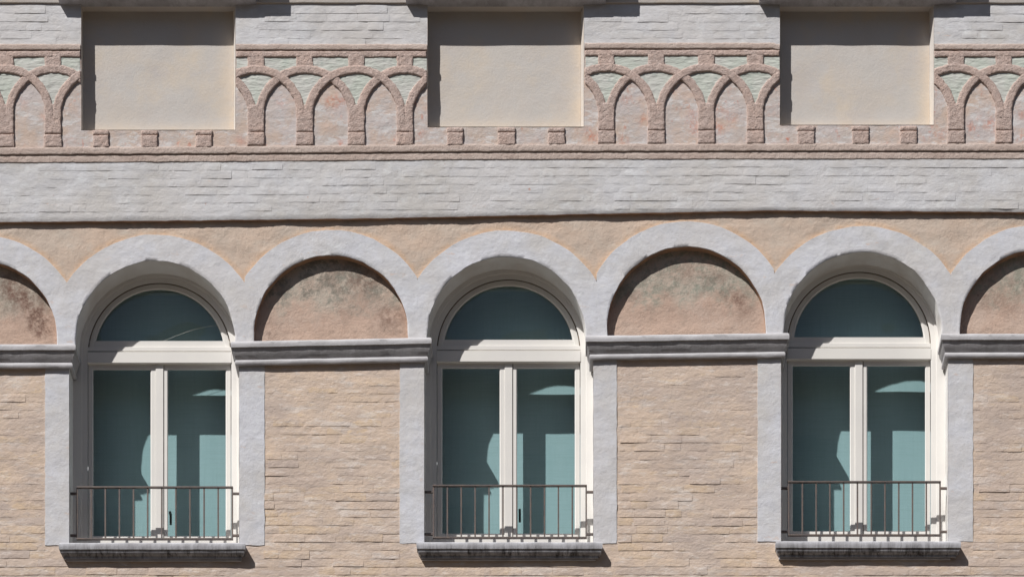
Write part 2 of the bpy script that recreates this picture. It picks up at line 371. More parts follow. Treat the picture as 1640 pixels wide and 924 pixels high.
def blobs(px, py, L): return min(1.0, sum(a_ * math.exp(-((px - x) ** 2 + (py - y) ** 2) / (r_ * r_)) for x, y, r_, a_ in L if abs(px - x) < 60 and abs(py - y) < 60))
# ------------------------------------------------------------------ lower wall skin
def relief(px, py, seed=0):
    return (.0030 * N1(px / 60, py / 30, seed) + .0010 * N1(px / 16, py / 8, seed + 5) + .0010 * N1(px / 5, py / 4, seed + 9))
def lower_skin():
    xs = []
    cuts = [XL] + sum([[w_['xa'], w_['xb']] for w_ in WIN], []) + [XR]
    for a, b in zip(cuts, cuts[1:]): xs += frange(a, b, 6)[(0 if a == XL else 1):]
    ys = frange(555, 874, 4) + frange(874, 1060, 4)[1:]
    mb = MB()
    def fn(i, j):
        px, py = xs[i], ys[j]; k = 0 if any(abs(px - c_) < .1 for c_ in cuts) else 1
        return (X(px), -relief(px, py) * k, Z(py))
    mb.grid(len(xs) - 1, len(ys) - 1, fn, skip=lambda i, j: is_open((xs[i] + xs[i + 1]) / 2, (ys[j] + ys[j + 1]) / 2), flip=True)
    mb.build('wall', M_peach, house, label='peach limewashed brick wall under the arches')
lower_skin()

# pilaster strips in white limewash beside the windows
def strip(name, x0, x1, y0, y1, mat, dep, back=.02, edge=3, seed=0, wob=.8, kind=None, label=None, left=1, right=1):
    """lightly proud plaster patch with soft, uneven edges"""
    us = [0, .3] + [u for u in frange(2, (x1 - x0) - 2, 5)] + [(x1 - x0) - .3, (x1 - x0)]
    vs = [0, .3] + [u for u in frange(2, (y1 - y0) - 2, 4)] + [(y1 - y0) - .3, (y1 - y0)]
    mb = MB()
    def fn(i, j):
        px, py = x0 + us[i], y0 + vs[j]
        eb = i in (0, len(us) - 1) or j in (0, len(vs) - 1)
        px2 = px + (wob * N1(py / 12, seed, 3) if not ((i < 3 and not left) or (i > len(us) - 4 and not right)) else 0)
        py2 = py + wob * N1(px / 12, seed, 7)
        return (X(px2), (back if eb else dep - relief(px, py, seed)), Z(py2))
    mb.grid(len(us) - 1, len(vs) - 1, fn, flip=True)
    return mb.build(name, mat, house, kind=kind, label=label)

for k, (x0, x1, yb, l_, r_) in enumerate([(72, 111, 872, 1, 0), (383, 424, 872, 0, 1), (640, 679.5, 869, 1, 0), (950, 988, 869, 0, 1),
                                  (1213, 1251, 866, 1, 0), (1518, 1558.5, 866, 0, 1)]):
    strip('pilaster', x0, x1, 560, yb + 1, M_white, -.004, seed=k * 3.3, wob=1.0, left=l_, right=r_)

# jamb and arch reveals are part of each window surround; arch rings
def arch_ring(a, k):
    cx, cy, Ri, Ro, ys = a['cx'], a['cy'], a['Ri'], a['Ro'], a['ys'] + 6
    path = []
    for q in frange(ys, cy, 5)[:-1]: path.append((cx - Ri, q, -1, 0))
    for t_ in frange(0, 180, 2.2):
        r_ = math.radians(t_); path.append((cx - Ri * math.cos(r_), cy - Ri * math.sin(r_), -math.cos(r_), -math.sin(r_)))
    for q in frange(cy, ys, 5)[1:]: path.append((cx + Ri, q, 1, 0))
    wr = Ro - Ri; n_ = 9
    mb = MB(); y0 = -.007
    lim = lambda i: path[i]
    def wob(i): p = path[i]; return 1.6 * N1(p[0] / 28, p[1] / 28, 11 + k) + .6 * N1(p[0] / 9, p[1] / 9, 21 + k)
    def fn(i, j):
        px, py, nx, ny = path[i]; d = wr
        if nx < -1e-6: d = min(d, (px - a['ml']) / -nx)
        if nx > 1e-6: d = min(d, (a['mr'] - px) / nx)
        cut = d < wr - .01
        if j == 0: r_, y = 0.7 + wob(i), y0 + .004
        elif j == 1: r_, y = 1.4 + wob(i), y0
        elif j == n_ + 2: r_, y = (d if cut else d + wob(i) * .9), (y0 if cut else .012)
        else: r_, y = lerp(2.2 + wob(i), d - (0 if cut else .8) + (0 if cut else wob(i) * .9), (j - 1) / n_), y0
        qx, qy = px + nx * r_, py + ny * r_
        if j >= 1: y -= relief(qx, qy, 40) * (1 if j <= n_ + 1 or cut else 0)
        return (X(qx), y, Z(qy))
    mb.grid(len(path) - 1, n_ + 2, fn, flip=False)
    dep = .24 if a['win'] else .05
    def fr_(i, j):
        px, py, nx, ny = path[i]; u = j / 4
        r_ = .7 + wob(i) * (1 - u)
        return (X(px + nx * r_), lerp(y0 + .004, dep, u), Z(py + ny * r_))
    mb.grid(len(path) - 1, 4, fr_, mi=1, flip=True)
    mb.build('arch', [M_white, M_reveal if a['win'] else M_nreveal], house, smooth=50,
             label='white arch over a window' if a['win'] else 'white arch round a plastered blind niche')
    if not a['win']:
        mb = MB(); n1 = 56
        xs = frange(cx - Ri - 3, cx + Ri + 3, 4.5)
        top = lambda px: cy - math.sqrt(max(0, (Ri + 4) ** 2 - (px - cx) ** 2))
        def fb(i, j):
            px = xs[i]; py = lerp(ys + 4, top(px), j / 40)
            return (X(px), .046 - 1.3 * relief(px, py, 60), Z(py))
        def hh(i, j): return (ys - lerp(ys + 4, top(xs[i]), j / 40)) / Ri
        def sd(i, j): return blobs(xs[i], lerp(ys + 4, top(xs[i]), j / 40), DIRT)
        mb.grid(len(xs) - 1, 40, fb, attrs={'height': hh, 'side': sd})
        mb.build('niche_panel', M_niche[a['m']], house,
                 label=['pinkish niche panel with dark brown stains', 'pinkish niche panel with grey mould at the top',
                        'pinkish niche panel with green and grey stains at the top', 'pinkish niche panel with mottled green patches'][a['m']])
for k, a in enumerate(ARC[1:-1]): arch_ring(a, k)

# peach spandrels behind the arches
def spandrel():
    xs = frange(XL, XR, 3); mb = MB(); nv = 26
    def low(px):
        best = 470
        for a in ARC:
            d = abs(px - a['cx'])
            if d < a['Ro'] - 5: best = min(best, a['cy'] - math.sqrt((a['Ro'] - 5) ** 2 - d * d))
        return best
    def fn(i, j):
        px = xs[i]; py = lerp(low(px), pw(px, ledge) - 12, j / nv)
        return (X(px), -1.6 * relief(px, py, 80), Z(py))
    def ed(i, j):
        px = xs[i]; py = lerp(low(px), pw(px, ledge) - 12, j / nv)
        d = min(abs(math.hypot(px - a['cx'], py - a['cy']) - a['Ro']) for a in ARC)
        return max(0.0, 1 - d / 10.0) * .7
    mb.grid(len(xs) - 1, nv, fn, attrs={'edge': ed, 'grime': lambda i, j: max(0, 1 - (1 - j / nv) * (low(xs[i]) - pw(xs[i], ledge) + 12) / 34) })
    mb.build('wall', M_spandrel, house, label='peach rendered wall between the arches and the frieze')
spandrel()

# window jamb reveals below the imposts
for w_ in WIN:
    for sx, s_ in ((w_['xa'], 1), (w_['xb'], -1)):
        mb = MB(); vs = frange(545, w_['sill'][2] + 8, 6)
        mb.grid(5, len(vs) - 1, lambda i, j: (X(sx + s_ * .8 * N1(vs[j] / 30, sx) * (1 - i / 5)), lerp(-.004, .26, i / 5), Z(vs[j])), flip=(s_ > 0))
        # short ledge that closes the gap between jamb and arch reveal
        mb.build('window_reveal', M_reveal, house)

# ------------------------------------------------------------------ imposts (string mouldings the arches stand on)
def sweep_profile(name, xa, xb, prof, mat, ret, seed=0, slope=0.0, wob=1.0, label=None, base=0.0, n_=60, parent=house, soot_shade=None):
    """prof: list of (out in m, image y); sweeps left return, front, right return, true mitres"""
    xm = (xa + xb) / 2; mb = MB()
    st = [('L', 0), ('L', 1)] + [('F', t_ / n_) for t_ in range(1, n_)] + [('R', 1), ('R', 0)]
    def fn(i, j):
        o, py = prof[j]; tag, t_ = st[i]
        z = T(xm, py, base - o)[1]
        if tag == 'L': x, y = X(xa) - o, (base + ret if t_ == 0 else base - o)
        elif tag == 'R': x, y = X(xb) + o, (base + ret if t_ == 0 else base - o)
        else: x, y = lerp(X(xa) - o, X(xb) + o, t_), base - o
        px = x / S + 820
        z += -(px - xm) * slope * S + wob * .0045 * N1(px / 40, j * .35, seed) + wob * .002 * N1(px / 12, j * .6, seed + 4)
        if tag == 'F': y += wob * .0016 * N1(px / 22, j * .8, seed + 8)
        return (x, y, z)
    mb.grid(len(st) - 1, len(prof) - 1, fn, flip=False, attrs={'soot_shade': (lambda i, j: soot_shade[j])} if soot_shade else None)
    return mb.build(name, mat, parent, smooth=38, label=label)

def impost(xa, xb, top, slope, seed):
    p = [(0, top - 1), (.050, top - 1), (.060, top + .2), (.062, top + 4), (.060, top + 8.2), (.052, top + 9.2), (.046, top + 15), (.036, top + 21.5), (.024, top + 27.5),
         (.018, top + 28.6), (.026, top + 29.2), (.031, top + 31.0), (.031, top + 34), (.026, top + 36.6), (.014, top + 38.0), (.002, top + 38.8), (-.01, top + 39.4)]
    sweep_profile('impost', xa, xb, p, M_impost, .16, seed, slope, .6, 'white moulded impost with a dark hollow', n_=max(40, int((xb - xa) / 5)),
                  soot_shade=[0, 0, 0, .05, .05, .3, .35, .3, .2, 0, 0, 0, 0, .05, .2, .3, .3])  # hollow and underside carry shade in their colour, with the streaks
impost(-640, 111, 552.5, -.001, 1); impost(383, 679.5, 544.8, -.020, 2); impost(950, 1251, 536.6, -.014, 3); impost(1518, 2240, 535.5, -.0005, 4)

# ------------------------------------------------------------------ window sills
def lower_sill(x0, x1, y0, seed, base=0.0, q=.065, hgt=1.0):
    inset = .013 / S
    xa, xb = VX + (x0 - VX) * (D - q) / D + q / S, VX + (x1 - VX) * (D - q) / D - q / S
    p = [(-.0, y0 - .2), (q - .004, y0 + .2), (q, y0 + 1.5), (q, y0 + 6), (q - .002, y0 + 10), (q - .009, y0 + 11), (q - .010, y0 + 14), (q - .018, y0 + 18), (q - .030, y0 + 21),
         (q - .034, y0 + 21.5), (q - .034, y0 + 25), (q - .044, y0 + 25.6), (-.01, y0 + 26)]
    o = sweep_profile('window_sill', xa, xb, p, M_sill, .02, seed, .0, .5, 'grey stone sill with sooty streaks', base=base, n_=70,
                      soot_shade=[.1, .1, .25, .45, .6, .7, .9, 1, 1, .8, .5, .4, .3])
    return xa, xb
for k, w_ in enumerate(WIN):
    x0, x1, y0 = w_['sill']; xa, xb = lower_sill(x0, x1, y0, 30 + k)
    # the bed of the sill inside the opening
    mb = MB(); z1 = T(700, y0, -.065)[1]; mb.box(X(w_['xa'] - 4), X(w_['xb'] + 4), -.02, .27, z1 - .12, z1 - .003)
    mb.build('sill_bed', M_sill, house, smooth=0)

# ------------------------------------------------------------------ windows
def arc_path(cx, cyc, y_bot, step=3.0):
    p = [('j', -1, q) for q in frange(y_bot, cyc, 20)[:-1]]
    p += [('a', t_, 0) for t_ in frange(0, 180, step)]
    p += [('j', 1, q) for q in frange(cyc, y_bot, 20)[1:]]
    return p
def pt(path_e, cx, cyc, r, y):
    tag, a, b = path_e
    if tag == 'j': x, z = T(cx + a * r, b, y)
    else: x, z = T(cx - r * math.cos(math.radians(a)), cyc - r * math.sin(math.radians(a)), y)
    return (x, y, z)
def imbox(name, x0, x1, y0, y1, d0, d1, mat, parent, bev=.0025, label=None):
    """box whose front face (depth d0) fills the image rectangle x0..x1, y0..y1"""
    a, zt_ = T(x0, y0, d0); b, zb = T(x1, y1, d0)
    mb = MB(); mb.box(a, b, d0, d1, zb, zt_); return mb.build(name, mat, parent, smooth=0, bevel=bev, label=label)

def window(w_, k):
    cx, yb, ap, R = w_['cx'], w_['yb'], w_['apex'], w_['R']; cyc = ap + R; hb = yb + w_['hj']
    ybot = hb + 34
    path = arc_path(cx, cyc, ybot, 2.5)
    # fixed frame (stepped, swept round the opening)
    prof = [(147, .26), (147, .173), (126, .173), (124.5, .1745), (124, .181), (117, .181), (115.2, .183), (115, .23), (115, .26)]
    mb = MB(); mb.grid(len(path) - 1, len(prof) - 1, lambda i, j: pt(path[i], cx, cyc, prof[j][0], prof[j][1]), flip=True)
    a, z0 = T(cx - 115, hb + 7, .19); b, z1 = T(cx + 115, ybot, .19); mb.box(a, b, .19, .26, z1, z0)
    root = mb.build('window', M_frame, house, smooth=30, label='white framed arched window with two casements')
    # dark rebate between sash and frame
    a0 = math.degrees(math.asin(max(-1, min(1, (cyc - yb - 12) / 114))))
    ap_ = [('a', t_, 0) for t_ in frange(a0, 180 - a0, 2.5)]
    prof = [(116, .212), (112, .212), (112, .245)]
    mb = MB(); mb.grid(len(ap_) - 1, 2, lambda i, j: pt(ap_[i], cx, cyc, prof[j][0], prof[j][1]), flip=True)
    mb.build('rebate', M_dark, root, smooth=30)
    # fanlight sash
    prof = [(113.4, .25), (113.4, .2035), (112.6, .2015), (106.5, .2015), (104, .209), (104, .25)]
    mb = MB(); mb.grid(len(ap_) - 1, 5, lambda i, j: pt(ap_[i], cx, cyc, prof[j][0], prof[j][1]), flip=True)
    a, z0 = T(cx - 112, yb + .0, .203); b, z1 = T(cx + 112, yb + 10, .203); mb.box(a, b, .203, .248, z1, z0)
    mb.build('fanlight_sash', M_frame, root, smooth=30)
    imbox('transom', cx - 115, cx + 115, yb + 9.5, yb + 16, .188, .25, M_frame, root)
    imbox('transom', cx - 115.6, cx + 115.6, yb + 17.4, yb + 35, .178, .252, M_frame, root)
    # fanlight glass
    n_ = 40; a1 = math.asin((cyc - yb - 3) / (R + 3)); y0 = .222
    mb = MB(); ring = []
    for i in range(n_ + 1):
        t_ = lerp(a1, math.pi - a1, i / n_); x, z = T(cx - (R + 3) * math.cos(t_), cyc - (R + 3) * math.sin(t_), y0); ring.append((x, z))
    kf = len(mb.v); mb.v += [(x, y0, z) for x, z in ring] + [(x, y0 + .005, z) for x, z in ring]; q = len(ring)
    mb.f.append(tuple(range(q))); mb.f.append(tuple(range(2 * q - 1, q - 1, -1))); mb.mi += [0, 0]
    for i in range(q): mb.f.append((i, (i + 1) % q, q + (i + 1) % q, q + i)[::-1]); mb.mi.append(0)
    mb.build('pane', M_glass, root, smooth=0)
    # casements: stiles and rails in one mesh each, pane apart
    for s_, (xo, xi, go, gi) in ((-1, (-114, -6.2, -106.0, -14.3)), (1, (114, 7.4, 106.0, 13.6))):
        xA, xB = sorted((cx + xo, cx + xi)); gA, gB = sorted((cx + go, cx + gi))
        mb = MB(); d0, d1 = .205, .25
        O = [(xA, yb + 36.5), (xB, yb + 36.5), (xB, hb + 6.5), (xA, hb + 6.5)]
        I = [(gA, yb + 46.5), (gB, yb + 46.5), (gB, hb), (gA, hb)]
        I2 = [(gA - 1.4, yb + 45), (gB + 1.4, yb + 45), (gB + 1.4, hb + 1.4), (gA - 1.4, hb + 1.4)]
        rings = [(O, d1), (O, d0), (I2, d0), (I, d0 + .006), (I, d1)]
        V = [[(T(x, y, d)[0], d, T(x, y, d)[1]) for x, y in pts] for pts, d in rings]
        mb.grid(4, 4, lambda i, j: V[j][i % 4], flip=False)
        mb.build('casement', M_frame, root, smooth=30, bevel=.0015)
        x0, z0 = T(gA - 2, yb + 44, .222); x1, z1 = T(gB + 2, hb + 2, .222)
        mb = MB(); mb.box(x0, x1, .222, .227, z1, z0); mb.build('pane', M_glass, root, smooth=0)
    imbox('mullion', cx - 6.2, cx + 6.2, yb + 34, hb + 6.4, .198, .25, M_frame, root, .003)
    imbox('rebate', cx + 5, cx + 9, yb + 36, hb + 6, .216, .25, M_dark, root, 0)
    # inside handle seen through the right pane, beside the middle stile
    if k < 2:
        hx, hy = cx + 21, hb - 27; mb = MB()
        hx -= 3; x0, z0 = T(hx - 1.8, hy - 9, .30); x1, z1 = T(hx + 1.8, hy + 9, .30)
        mb.box(x0, x1, .294, .305, z1, z0); xb_, _ = T(cx + 9, hy, .27); mb.box(x0, x1, .25, .294, z0 - .022, z0 - .004)
        mb.build('handle', M_handle, root, smooth=0, bevel=.002)
    # room lining behind the window
    mb = MB(); x0, z0 = X(cx - 175), Z(ap - 45); x1, z1 = X(cx + 175), Z(ybot + 10)
    P_ = [(x0, z0), (x1, z0), (x1, z1), (x0, z1), (x0, z0)]
    mb.grid(4, 1, lambda i, j: (P_[i][0], (.262, .62)[j], P_[i][1]), flip=False)
    mb.quad((x0, .62, z0), (x1, .62, z0), (x1, .62, z1), (x0, .62, z1))
    mb.build('room_lining', M_reveal, root, smooth=0)
    # roller blind: fabric hangs from a tube
    n_ = 24; yl = .42
    bx0, bz0 = X(cx - 160), Z(ap - 38); bx1, bz1 = X(cx + 165), Z(ybot - 2)
    e = bpy.data.objects.new('roller_blind', None); COL.objects.link(e); e.location = ((bx0 + bx1) / 2, yl, bz1)
    mb = MB(); ox, oz = e.location.x, e.location.z
    for side in (0, 1):
        mb.grid(n_, 30, lambda i, j: (lerp(bx0, bx1, i / n_) - ox, .0022 * N1(i / 5, j / 14, k) + side * .0012, lerp(bz0, bz1, j / 30) - oz), flip=bool(side) ^ True)
    o = mb.build('blind_fabric', M_blind, e)
    mb = MB(); seg = 16
    mb.grid(seg, 1, lambda i, j: ((bx0, bx1)[j] - ox, .03 + .03 * math.cos(i / seg * 2 * math.pi), bz0 + .01 + .03 * math.sin(i / seg * 2 * math.pi) - oz))
    mb.build('roller_tube', M_frame, e)
    mb = MB(); mb.box(bx0 - ox, bx1 - ox, -.006, .006, -.012, .006); mb.build('bottom_bar', M_frame, e, smooth=0, bevel=.002)
    e['category'] = 'window blind'; e['group'] = 'roller blinds behind the windows'
    e['label'] = ['pale roller blind lowered behind the leftmost arched window', 'pale roller blind lowered behind the middle arched window',
                  'pale roller blind lowered behind the rightmost arched window'][k]
    # iron guard rail
    rx0, rx1, ry0, ry1 = w_['rail']; yf, yk = .040, .063
    mb = MB()
    a, z0 = T(rx0, ry0, yf); b, z1 = T(rx1, ry1, yf)
    mb.box(a, b, yf, yk, z0 - .012, z0); mb.box(a, b, yf, yk, z1, z1 + .012)
    root = mb.build('window_railing', M_iron, house, smooth=0, bevel=.0015)
    bar = None
    for i in range(12):
        x = lerp(a + .006, b - .006, i / 11); 
        if bar is None:
            mb = MB(); mb.box(-.006, .006, yf + .005, yf + .018, z1 + .0125, z0 - .0125); bar = mb.build('bar', M_iron, root, smooth=0, bevel=.0015); o = bar
        else: o = bar.copy(); COL.objects.link(o)
        o.location.x = x
    for xx, xw in ((a, X(w_['xa'])), (b, X(w_['xb']))):
        for zz in (z0 - .055, z1 + .035):
            mb = MB(); mb.box(min(xx, xw) - .002, max(xx, xw) + .002, yf + .004, yf + .022, zz - .008, zz + .008)
            mb.build('bracket', M_iron, root, smooth=0, bevel=.0015)
for k, w_ in enumerate(WIN): window(w_, k)

# thin broken wire across the left fanlight
cu = bpy.data.meshes.new('wire'); pts = []
for i in range(25):
    t_ = i / 24; px = lerp(262, 349, t_); py = 546 - 25 * math.sin(t_ * 1.45); x, z = T(px, py, .2195); pts.append((x, .2195, z))
mb = MB(); mb.grid(24, 5, lambda i, j: (pts[i][0], pts[i][1] + .0008 * math.cos(j * 1.2566), pts[i][2] + .0008 * math.sin(j * 1.2566)))
mb.build('wire', M_frame, house, label='thin pale wire across the left fanlight')

# ------------------------------------------------------------------ upper wall with recessed blank panels
REC = [(-440, -190, 210), (130, 377, 208.5), (684.5, 935, 203.5), (1249, 1495.5, 200.5), (1812, 2060, 200)]
def upper_skin():
    cuts = [XL] + sum([[a, b] for a, b, _ in REC], []) + [XR]
    xs = []
    for a, b in zip(cuts, cuts[1:]): xs += frange(a, b, 5)[(0 if not xs else 1):]
    ys = frange(-200, 8, 20)[:-1] + frange(8, 88, 3)[:-1] + frange(88, 200, 4)[:-1] + [200, 203.5, 208.5, 213] + frange(215, 254, 4)[1:-1] + frange(254, 345, 3)
    mb = MB(); nj = len(ys) - 1
    def fn(i, j):
        px, py = xs[i], ys[j]; k = 0 if any(abs(px - c_) < .1 for c_ in cuts) else 1
        y = UP - 1.2 * relief(px, py, 100) * k * .6
        if j == nj: py = pw(px, ledge) + .8 * N1(px / 30, 3, 1) + .4 * N1(px / 9, 3, 1) + 2.6
        elif py > 300: py = lerp(300, pw(px, ledge) - 1 + .8 * N1(px / 30, 3, 1) + 2.6, (py - 300) / 45)
        x, z = T(px, py, UP); 
        if j == nj: y += .006
        return (x, y, z)
    def skip(i, j):
        px, py = (xs[i] + xs[i + 1]) / 2, (ys[j] + ys[j + 1]) / 2
        return any(a < px < b and 8 < py < c_ for a, b, c_ in REC)
    def mi(i, j):
        py = (ys[j] + ys[j + 1]) / 2; return 2 if py < 8 else (1 if 78 < py < 252 else 0)
    mb.grid(len(xs) - 1, nj, fn, mi=mi, skip=skip, flip=True, attrs={'red': lambda i, j: blobs(xs[i], ys[j], RED)})
    # underside of the overhang
    def fu(i, j):
        px = xs[i]; py = pw(px, ledge) + .8 * N1(px / 30, 3, 1) + .4 * N1(px / 9, 3, 1) + 2.6
        x, z = T(px, py, UP); return (x, (UP + .006, .03)[j], z)
    mb.grid(len(xs) - 1, 1, fu, mi=3, flip=True)
    mb.build('wall', [M_whitebrick, M_frieze, M_cream, M_nreveal], house, label='whitewashed upper brick wall with plaster frieze ground')
    for a, b, c_ in REC:
        yk = UP + .087; mb = MB()
        (x0, z0), (x1, z1) = T(a, 8, UP), T(b, c_, UP)
        xi, zi = x1 - 5 * S, z1 + .5 * S
        mb.grid(20, 16, lambda i, j: (lerp(x0, xi, i / 20), yk - .003 * N1(i / 4, j / 4, a), lerp(z0, zi, j / 16)), flip=True,
                attrs={'rim': lambda i, j: .75 * max(0, 1 - min(20 - i, (16 - j) * 1.2) / 2.2)})
        P_ = [((x0, z0), (x0, z0)), ((x0, z1), (x0, zi)), ((x1, z1), (xi, zi)), ((x1, z0), (xi, z0)), ((x0, z0), (x0, z0))]
        def wl(i, u):
            s0 = i // 14; f = (i % 14) / 14
            if s0 == 4: s0, f = 3, 1
            (p0, q0), (p1, q1) = P_[s0], P_[s0 + 1]
            e0 = (lerp(p0[0], p1[0], f), lerp(p0[1], p1[1], f)); e1 = (lerp(q0[0], q1[0], f), lerp(q0[1], q1[1], f))
            wv = .003 * N1(i / 2.3, a, 5) * (1 - u) if 0 < f < 1 else 0
            return (lerp(e0[0], e1[0], u) + (wv if s0 in (0, 2) else 0), lerp(UP - .002, yk + .004, u), lerp(e0[1], e1[1], u))
        mb.grid(56, 3, lambda i, j: wl(i, j / 3), flip=False)
        mb.build('blank_panel', M_cream, house, label='recessed cream plaster panel')
        # moulded sill of the storey above
        x0, x1 = a - 22, b + 23
        p = [(0, -60), (.155, -60), (.16, -58), (.16, -33), (.15, -31), (.10, -16), (.07, -6), (.062, 3), (.058, 7.2), (.05, 8), (0, 8.6), (-.02, 8.7)]
        pp = [(o, VY + (py - VY) / ((D + UP - o) / D) * ((D + UP) / D)) if True else 0 for o, py in p]
        sweep_profile('window_sill', x0 + 0, x1 - 0, [(o * 1.0, q) for o, q in pp], M_sill, .01, a / 100, 0, .2, 'grey stone sill of the storey above', base=UP, n_=40,
                      soot_shade=[0, 0, .1, .2, .3, .3, .3, .3, .3, .3, .3, .3])
upper_skin()
# the returns of those sills must not widen with their projection: squeeze the ends back (plain square ends)
for o in [o for o in house.children if o.name.startswith('window_sill')]:
    if o.get('label', '').endswith('above'):
        me = o.data; xs_ = [v.co.x for v in me.vertices if abs(v.co.y - UP) < .03]
        lo, hi = min(xs_), max(xs_)
        for v in me.vertices: v.co.x = min(max(v.co.x, lo), hi)
# cream string course between those sills
for a, b in ((-170, 106), (400, 662), (958, 1227), (1518, 1790)):
    mb = MB(); n_ = 50
    P_ = [(UP + .02, -75), (UP - .012, -75), (UP - .012, 4.5), (UP - .010, 6), (UP + .005, 6.8)]
    mb.grid(n_, 4, lambda i, j: (X(lerp(a, b, i / n_)), P_[j][0], T(930, P_[j][1] + .6 * N1(i / 6, j * .2, a), UP)[1]), flip=True)
    mb.build('string_course', M_cream, house, smooth=40, label='cream string course at the top of the wall')

# ------------------------------------------------------------------ pink relief frieze
def rough_patch(mb, x0, x1, y0, y1, dep, amp, seed, back=UP + .01, st=2.5, rnd=1.4, fx=None, fy=None):
    us = [x0, x0 + .4] + frange(x0 + rnd, x1 - rnd, st) + [x1 - .4, x1]
    vs = [y0, y0 + .4] + frange(y0 + rnd, y1 - rnd, st) + [y1 - .4, y1]
    nu, nv = len(us) - 1, len(vs) - 1
    def fn(i, j):
        px, py = us[i], vs[j]; ei = min(i, nu - i); ej = min(j, nv - j); e = min(ei, ej)
        y = dep - amp * (N1(px / 3.2, py / 3.2, seed) + .7 * N1(px / 9, py / 9, seed + 3))
        if e == 0: y = back
        elif e == 1: y = dep + .003
        qx = px + .9 * N1(px / 7, py / 7, seed + 5) + .6 * N1(px / 2.7, py / 2.7, seed); qy = py + .8 * N1(px / 8, py / 8, seed + 6) + .5 * N1(px / 2.6, py / 2.6, seed + 8) + (TL(px) if fy is None else fy(px))
        x, z = T(qx, qy, UP); return (x, y, z)
    mb.grid(nu, nv, fn, flip=True)

# string courses
def course(x0, x1, y0, y1, dep, fy, seed, label):
    mb = MB(); us = frange(x0, x1, 3); n_ = 8
    prof = [(0, None), (.01, .8), (.06, .97), (.35, 1), (.7, 1), (.93, 1), (.985, .9), (1, .6), (1, None)]
    def fn(i, j):
        px = us[i]; v, h = prof[j]; py = lerp(y0, y1, v) + fy(px) + .8 * N1(px / 24, seed) + .5 * N1(px / 6, seed + v)
        x, z = T(px, py, UP)
        y = UP + .01 if h is None else UP - dep * h - .0018 * N1(px / 4, j * .8, seed)
        return (x, y, z)
    mb.grid(len(us) - 1, 8, fn, flip=True); mb.build('string_course', M_mould, house, smooth=60, label=label)
flat = lambda px: -.5 if px < 700 else (-2.5 if px < 1240 else -.8)
edges = [(-190, 129), (378, 684), (936, 1248.5), (1496, 1812)]
for a, b in edges:
    course(a, b, 73, 82.3, .014, flat, a, 'pink string course over the relief arches')
course(XL, XR, 237.5, 249, .012, TL, 7, 'smooth pink string course under the frieze')
course(XL, XR, 250.8, 261, .0045, TL, 9, 'lower pink string course under the frieze')

